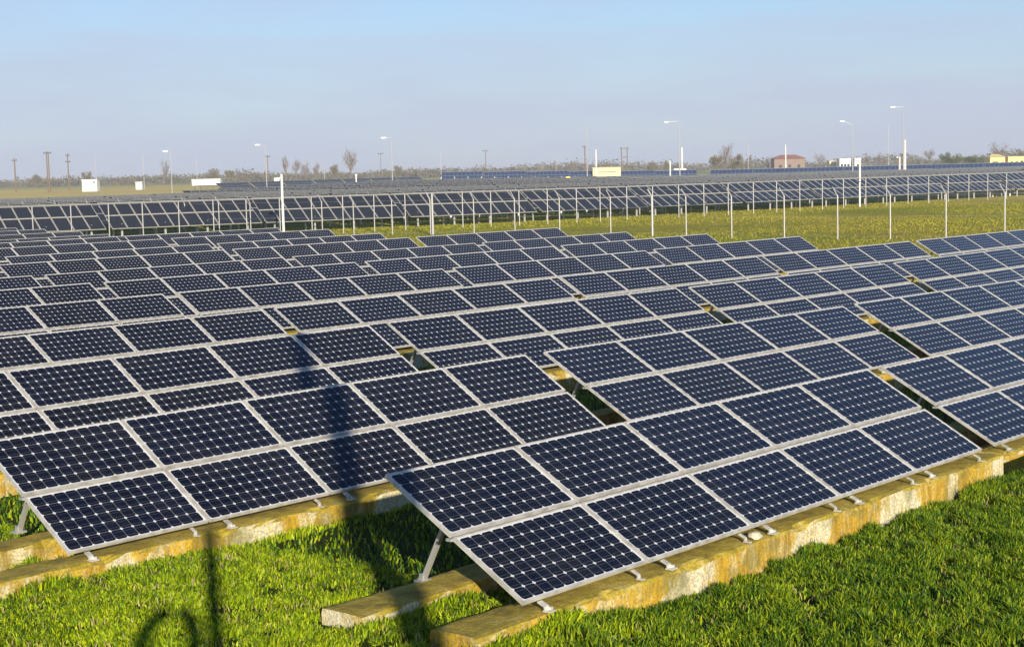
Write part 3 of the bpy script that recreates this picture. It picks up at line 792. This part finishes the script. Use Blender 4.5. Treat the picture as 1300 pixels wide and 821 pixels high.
def box_building(name, px0, px1, ytop, D, mat_, label, cat, depth=4, roof=None, wins=(), raise_=0):
    a = at(px0, D); c_ = at(px1, D); w = (c_-a).length; g = (a+c_)/2; g.z = min(a.z, c_.z)-.1
    h = zat((px0+px1)/2, ytop, D)-g.z
    t = empty(name, g); z0 = raise_
    b = MB(); b.box((0, depth/2, z0+(h-z0)/2), (w, depth, h-z0)); b.build('wall' if name not in ('cabinet', 'container', 'trailer') else 'body', mat_, t)
    if roof:
        b = MB(); k = 0; hh = roof[0]; o = .5
        b.v = [(-w/2-o, -o, h+.003), (w/2+o, -o, h+.003), (w/2+o, depth+o, h+.003), (-w/2-o, depth+o, h+.003), (-w/4, depth/2, h+hh), (w/4, depth/2, h+hh)]
        b.f = [(0, 1, 5, 4), (1, 2, 5), (2, 3, 4, 5), (3, 0, 4), (0, 3, 2, 1)]; b.mi = [0]*5
        b.build('roof', roof[1], t)
    else:
        MB().box((0, depth/2, h+.06), (w+.3, depth+.3, .12)).build('roof', mat_, t)
    for (u, v, ww, hh, kind) in wins:
        MB().box((-w/2+u*w, -.03, v*h), (ww, .08, hh)).build(kind, M['window'], t)
    tag(t, label, cat); return t, w, h
box_building('cabinet', 104, 123, 228.5, 400, M['white'], 'larger white cabinet in the yellow field at left', 'cabinet', 3, wins=((.28, .5, .06, 2.2, 'door_gap'), (.8, .8, .6, .3, 'vent')))
box_building('cabinet', 172, 180, 231.5, 420, M['white'], 'smaller white cabinet right of the larger one', 'cabinet', 1.6, wins=((.5, .6, .5, .2, 'vent'),))
box_building('container', 752.5, 788, 213, 400, M['cream'], 'long cream container standing above the panels right of centre', 'container', 2.6, wins=((.07, .5, .05, 1.6, 'door_gap'), (.5, .72, 4.5, .12, 'vent')))
t, w, h = box_building('trailer', 243.5, 279.5, 228, 350, M['white'], 'long white trailer on struts at the edge of the yellow field', 'trailer', 2.4, raise_=1.3)
for i in range(5): MB().bar((-w/2+.4+i*(w-.8)/4, .3, -.1), (-w/2+.4+i*(w-.8)/4+.2, .3, 1.65), .12, .12).build('strut', M['darkmetal'], t)
MB().box((0, 1.2, 1.35), (w-.6, 1.6, .5)).build('undercarriage', M['darkmetal'], t)
box_building('house', 983, 1022, 201.5, 700, mat('weathered_brick', (.24, .17, .13), .9), 'red-roofed brick house on the skyline', 'house', 9, (1.7, M['redroof']), wins=((.2, .5, 1.2, 1.2, 'window'), (.5, .5, 1.2, 1.2, 'window'), (.8, .42, 1.1, 2.2, 'door')))
box_building('shed', 1053, 1066, 204.5, 610, M['cream'], 'low cream shed left of the white building', 'shed', 5, wins=((.5, .5, .9, .9, 'window'),))
box_building('house', 1066, 1080, 201.5, 600, M['white'], 'small flat white building left of the stout post', 'building', 6, wins=((.2, .55, .9, 1.0, 'window'), (.5, .55, .9, 1.0, 'window'), (.8, .45, .9, 2.0, 'door')))
box_building('shed', 1085, 1093, 201, 620, M['white'], 'tiny white shed right of the white building', 'shed', 4, wins=((.5, .5, .8, .9, 'window'),))
box_building('house', 1257, 1276, 199.5, 600, M['yellow'], 'yellow house with a dark porch opening near the right edge', 'house', 7, (1.1, M['yellow']), wins=((.35, .42, 2.2, 2.0, 'porch'), (.85, .5, .8, 1.0, 'window')))
box_building('house', 1280, 1302, 199, 600, M['yellow'], 'yellow flat house cut by the right edge', 'house', 7, wins=((.2, .5, 1.0, 1.1, 'window'), (.5, .5, 1.0, 1.1, 'window'), (.8, .45, 1.0, 2.0, 'door')))
box_building('shed', 856, 871, 214.5, 470, M['white'], 'low white shed behind the thick pale mast', 'shed', 3, wins=((.5, .5, .5, .8, 'window'),))
g = at(721, 235); t = empty('yellow_sign', g); MB().tube((0, 0, -.2), (0, 0, zat(721, 226, 235)-g.z), .04, n=6).build('post', M['steel'], t)
MB().box((0, -.06, zat(721, 226, 235)-g.z), (.6, .04, .42)).build('plate', M['sign'], t); tag(t, 'small yellow plate sticking up among the middle rows', 'sign')

# ------------------------------------------------------------------ trees and the far wood
def foliage_mat(name, a, b):
    m = mat(name, a, .9, spec=.1); k = NT(m); g = k.n('ShaderNodeNewGeometry')
    k.l(k.ramp(g.outputs['Random Per Island'], [(.1, a), (.9, b)]), k.b.inputs['Base Color']); return m
M['twig'] = foliage_mat('bare_twigs', (.16, .12, .08), (.26, .20, .14)); M['bark'] = mat('grey_bark', (.16, .13, .10), .9)
M['ever'] = foliage_mat('evergreen_leaves', (.05, .08, .02), (.11, .14, .03)); M['woodmass'] = foliage_mat('far_wood', (.09, .085, .045), (.17, .14, .08)); M['brush'] = foliage_mat('brown_brush', (.14, .12, .06), (.22, .19, .10))
def leaves(b, c, rad, nleaf, size, r):
    for _ in range(nleaf):
        v = Vector((r.gauss(0, 1), r.gauss(0, 1), r.gauss(0, 1))).normalized()*(r.random()**.45)
        p = Vector((c[0]+v.x*rad[0], c[1]+v.y*rad[1], c[2]+v.z*rad[2])); s_ = size*r.uniform(.5, 1.3); k = len(b.v)
        q = [Vector((r.uniform(-1, 1), r.uniform(-1, 1), r.uniform(-1, 1)))*s_ for _ in range(3)]
        b.v += [tuple(p+x) for x in q]; b.f.append((k, k+1, k+2)); b.mi.append(0)
def tree(px, D, ytop, wpx, label, kind='twig', dens=1.0, group='trees on the skyline', trunk_show=.3):
    g = at(px, D); hgt = zat(px, ytop, D)-g.z; wd = wpx/FPX*D/2; r = random.Random(int(px*7)); t = empty('tree', g)
    b = MB(); b.tube((0, 0, -.4), (r.uniform(-.2, .2), 0, hgt*.55), hgt*.028+.05, hgt*.014, n=6)
    tips = []
    for i in range(11):
        z = hgt*r.uniform(.22, .6); a = r.uniform(0, 6.28); L = r.uniform(.5, .95)
        e_ = Vector((math.cos(a)*wd*L, math.sin(a)*wd*L, min(hgt*.95, z+hgt*r.uniform(.2, .42)))); b.tube((0, 0, z), e_, hgt*.011, hgt*.004, n=4, cap=False); tips.append(e_)
        for j in range(5):
            f_ = Vector((0, 0, z)).lerp(e_, r.uniform(.35, .95)); q = f_+Vector((r.uniform(-1, 1)*wd*.35, r.uniform(-1, 1)*wd*.35, r.uniform(.1, .28)*hgt)); b.tube(f_, q, hgt*.005, hgt*.002, n=3, cap=False)
    b.build('trunk', M['bark'], t)
    b = MB(); nl = int((420 if kind == 'twig' else 900)*dens)
    for e_ in tips: leaves(b, (e_.x*.9, e_.y*.9, e_.z*.97), (wd*.42, wd*.42, hgt*.15), nl//14, .22 if kind == 'twig' else .34, r)
    leaves(b, (0, 0, hgt*(.66 if kind == 'twig' else .5)), (wd*.7, wd*.7, hgt*(.33 if kind == 'twig' else .48)), nl//3, .25 if kind == 'twig' else .4, r)
    b.build('crown', M[kind], t); tag(t, label, 'tree' if hgt > 4 else 'bush', group)
tree(445, 520, 188, 24, 'largest bare tree on the left-centre skyline', dens=1.3)
tree(376, 650, 203, 14, 'thin bare tree left of the largest bare tree'); tree(388, 650, 206, 13, 'bushy bare tree directly left of another near the largest one')
tree(363, 640, 199, 9, 'narrow bare tree just right of the left lamp post', dens=.6); tree(402, 660, 207, 12, 'low bare tree beside the faint short pole')
tree(208, 700, 204, 17, 'hazy bare tree behind the thin lamp post at left')
tree(921, 560, 184, 20, 'bare tree with a round top on the right-centre skyline', dens=1.3); tree(910, 580, 196, 16, 'lower brown tree leaning left of the round-topped bare tree', 'brush'); tree(935, 580, 197, 16, 'lower brown tree right of the round-topped bare tree', 'brush')
tree(1268, 640, 181, 30, 'big bare tree behind the yellow house', dens=1.6); tree(1180, 700, 190, 17, 'brown bare tree right of the tallest lamp post', dens=1.2)
tree(1212, 590, 196, 22, 'dark green bushy tree left of the yellow house', 'ever'); tree(1232, 600, 198, 22, 'dark green tree between bushy tree and yellow house', 'ever'); tree(1200, 620, 194, 18, 'green and brown tree at the left end of the green clump', 'ever')
tree(1250, 640, 197, 18, 'rounded evergreen touching the yellow house', 'ever'); tree(1119, 700, 194, 15, 'bare brown tree left of the tallest lamp post', dens=1.1); tree(1100, 700, 196, 13, 'bare brown tree behind the stout fence post'); tree(1040, 720, 195, 17, 'bare tree between the red-roofed house and the cream shed')
tree(975, 720, 199, 12, 'small bare tree left of the red-roofed house'); tree(828, 700, 205, 16, 'brown bushes left of the tall lamp post', 'brush'); tree(846, 720, 204, 12, 'brown bush behind the short white post', 'brush')
tree(272, 700, 213, 16, 'brown bush behind the white trailer', 'brush'); tree(292, 700, 215, 12, 'small brown bush right of the trailer', 'brush'); tree(110, 700, 217, 12, 'red-brown bush behind the larger white cabinet', 'brush'); tree(48, 800, 222, 15, 'low brown bush near the double utility pole', 'brush')
tree(505, 760, 211, 12, 'brown bush right of the centre-left lamp', 'brush'); tree(425, 700, 210, 12, 'brown bush left of the largest bare tree', 'brush'); tree(1298, 660, 192, 14, 'brown tree at the right edge', 'brush')
# the far wood reads as one mass
b = MB(); r = random.Random(4)
for i in range(1000):
    D = r.uniform(850, 1350); px = r.uniform(-120, 1420); g = at(px, D)
    den = mnoise.noise(Vector((px*.012, 2, 1)))*.6+mnoise.noise(Vector((px*.05, 5, 1)))*.5
    hgt = max(2, 5.6 + 5.0*den + r.uniform(-1, 1.6)) * (1.35 if px > 650 else .95); leaves(b, (g.x, g.y, g.z+hgt*.42), (r.uniform(6, 15), 4, hgt*.5), 60, 1.0, r)
tag(b.build('wood', M['woodmass']), 'low hazy brown line of wood along the whole horizon', 'wood', kind='stuff')

# ------------------------------------------------------------------ what stands behind the camera and throws its shadow into the picture
sh = Vector((math.sin(SH_AZ), math.cos(SH_AZ), 0))
def back_from(px, py, z, yb):      # ground point seen at (px,py), carried back along the shadow to y = yb
    r_ = ray(px, py); k_ = (z-H)/r_.z; P = Vector((r_.x*k_, r_.y*k_, 0)); return P + sh*((yb-P.y)/sh.y)
p1 = back_from(523, 800, .1, -.75); p2 = back_from(274, 810, .1, -.45)
t = empty('lamp_post', (p1.x, p1.y, 0)); MB().tube((0, 0, -.3), (0, 0, 8.35), .17, .14, n=16).build('pole', M['galv'], t)
MB().box((0, 0, .03), (.4, .4, .06)).build('base_plate', M['steel'], t); tag(t, 'thick steel post behind the camera whose shadow crosses the lower left panels', 'post')
t = MB().tube((0, 0, -.3), (0, 0, 4.62), .07, .07, n=10).build('thin_post', M['galv']); t.location = (p2.x, p2.y, 0); tag(t, 'thin steel post behind the camera whose shadow falls on the lower left grass', 'post')
# low concrete platform the photographer stands on
PZ = 1.64
t = empty('platform', (-.2, -1.1, 0)); MB().box((0, 0, PZ/2-.1), (1.3, 1.3, PZ+.1)).build('block', M['concrete'], t)
MB().box((0, 0, PZ-.03), (1.4, 1.4, .06)).build('slab', M['concrete'], t); tag(t, 'low concrete block behind the camera for the photographer to stand on', 'platform')
def skin_body():
    # joints: (position, radius, parent); origin at the feet, facing +y, arms raised holding a phone overhead
    J = [((0, 0, 1.0), .13, -1), ((0, .01, 1.18), .135, 0), ((0, 0, 1.36), .15, 1), ((0, 0, 1.47), .07, 2), ((0, .02, 1.55), .06, 3),
         ((-.17, 0, 1.42), .065, 2), ((-.22, .09, 1.70), .075, 5), ((-.18, .30, 1.93), .07, 6), ((-.05, .42, 2.05), .062, 7),
         ((.17, 0, 1.42), .065, 2), ((.22, .09, 1.70), .075, 9), ((.18, .30, 1.93), .07, 10), ((.05, .42, 2.05), .062, 11),
         ((-.10, 0, .93), .095, 0), ((-.12, .02, .50), .062, 13), ((-.13, -.02, .09), .045, 14), ((-.14, .15, .045), .04, 15),
         ((.10, 0, .93), .095, 0), ((.12, .02, .50), .062, 17), ((.13, -.02, .09), .045, 18), ((.14, .15, .045), .04, 19)]
    me = bpy.data.meshes.new('person'); me.from_pydata([j[0] for j in J], [(i, j[2]) for i, j in enumerate(J) if j[2] >= 0], [])
    o = link(bpy.data.objects.new('person', me))
    mo = o.modifiers.new('skin', 'SKIN')
    for i, j in enumerate(J): me.skin_vertices[0].data[i].radius = (j[1], j[1])
    me.skin_vertices[0].data[0].use_root = True
    su = o.modifiers.new('sub', 'SUBSURF'); su.levels = su.render_levels = 2
    me.materials.append(mat('blue_jacket', (.05, .07, .12), .9)); return o
pers = skin_body(); pers.location = (-.23, -.50, PZ+.03)
skin = mat('skin', (.5, .33, .25), .5); hair = mat('dark_hair', (.03, .02, .015), .7)
bm = bmesh.new(); bmesh.ops.create_uvsphere(bm, u_segments=20, v_segments=14, radius=1)
for v in bm.verts:
    v.co = Vector((v.co.x*.078, v.co.y*.098, v.co.z*.118 - .0)); 
    if v.co.y > .085 and abs(v.co.x) < .02 and abs(v.co.z) < .03: v.co.y += .02
me = bpy.data.meshes.new('head'); bm.to_mesh(me); bm.free(); me.materials.append(skin); o = link(bpy.data.objects.new('head', me), pers); o.location = (0, .03, 1.66)
bm = bmesh.new(); bmesh.ops.create_uvsphere(bm, u_segments=20, v_segments=12, radius=1)
for v in bm.verts: v.co = Vector((v.co.x*.086, v.co.y*.104-.018, max(v.co.z, -.25 if v.co.y < 0 else .35)*.126))
me = bpy.data.meshes.new('hair'); bm.to_mesh(me); bm.free(); me.materials.append(hair); o = link(bpy.data.objects.new('hair', me), pers); o.location = (0, .03, 1.672)
for s_ in (-1, 1):
    b = MB(); b.box((s_*.065, .45, 2.005), (.035, .05, .085))
    for f_ in range(4): 
        z = 1.985+f_*.019; L = (.042, .050, .048, .038)[f_]; b.tube((s_*.075, .47, z), (s_*.07, .485, z), .0085, n=6); b.tube((s_*.07, .485, z), (s_*(.07-L*.6), .487, z), .008, .006, n=6)
    b.tube((s_*.06, .44, 1.985), (s_*.03, .435, 1.995), .010, .008, n=6); b.build('hand', skin, pers)
tag(pers, 'person in a dark jacket behind the camera with both arms raised overhead', 'person')

# ------------------------------------------------------------------ winter air
me = bpy.data.meshes.new('haze'); b = MB(); b.box((0, 3400, 8.5), (12400, 7700, 20)); me.from_pydata(b.v, [], b.f)
hz = link(bpy.data.objects.new('haze', me)); hm = bpy.data.materials.new('haze_air'); hm.use_nodes = True; q = hm.node_tree; q.nodes.clear()
vo = q.nodes.new('ShaderNodeVolumePrincipled'); vo.inputs['Color'].default_value = (.86, .90, 1, 1); vo.inputs['Density'].default_value = .00033; vo.inputs['Anisotropy'].default_value = 0
oo = q.nodes.new('ShaderNodeOutputMaterial'); q.links.new(vo.outputs[0], oo.inputs['Volume']); me.materials.append(hm); tag(hz, 'thin winter haze over the whole plain', 'haze', kind='stuff')
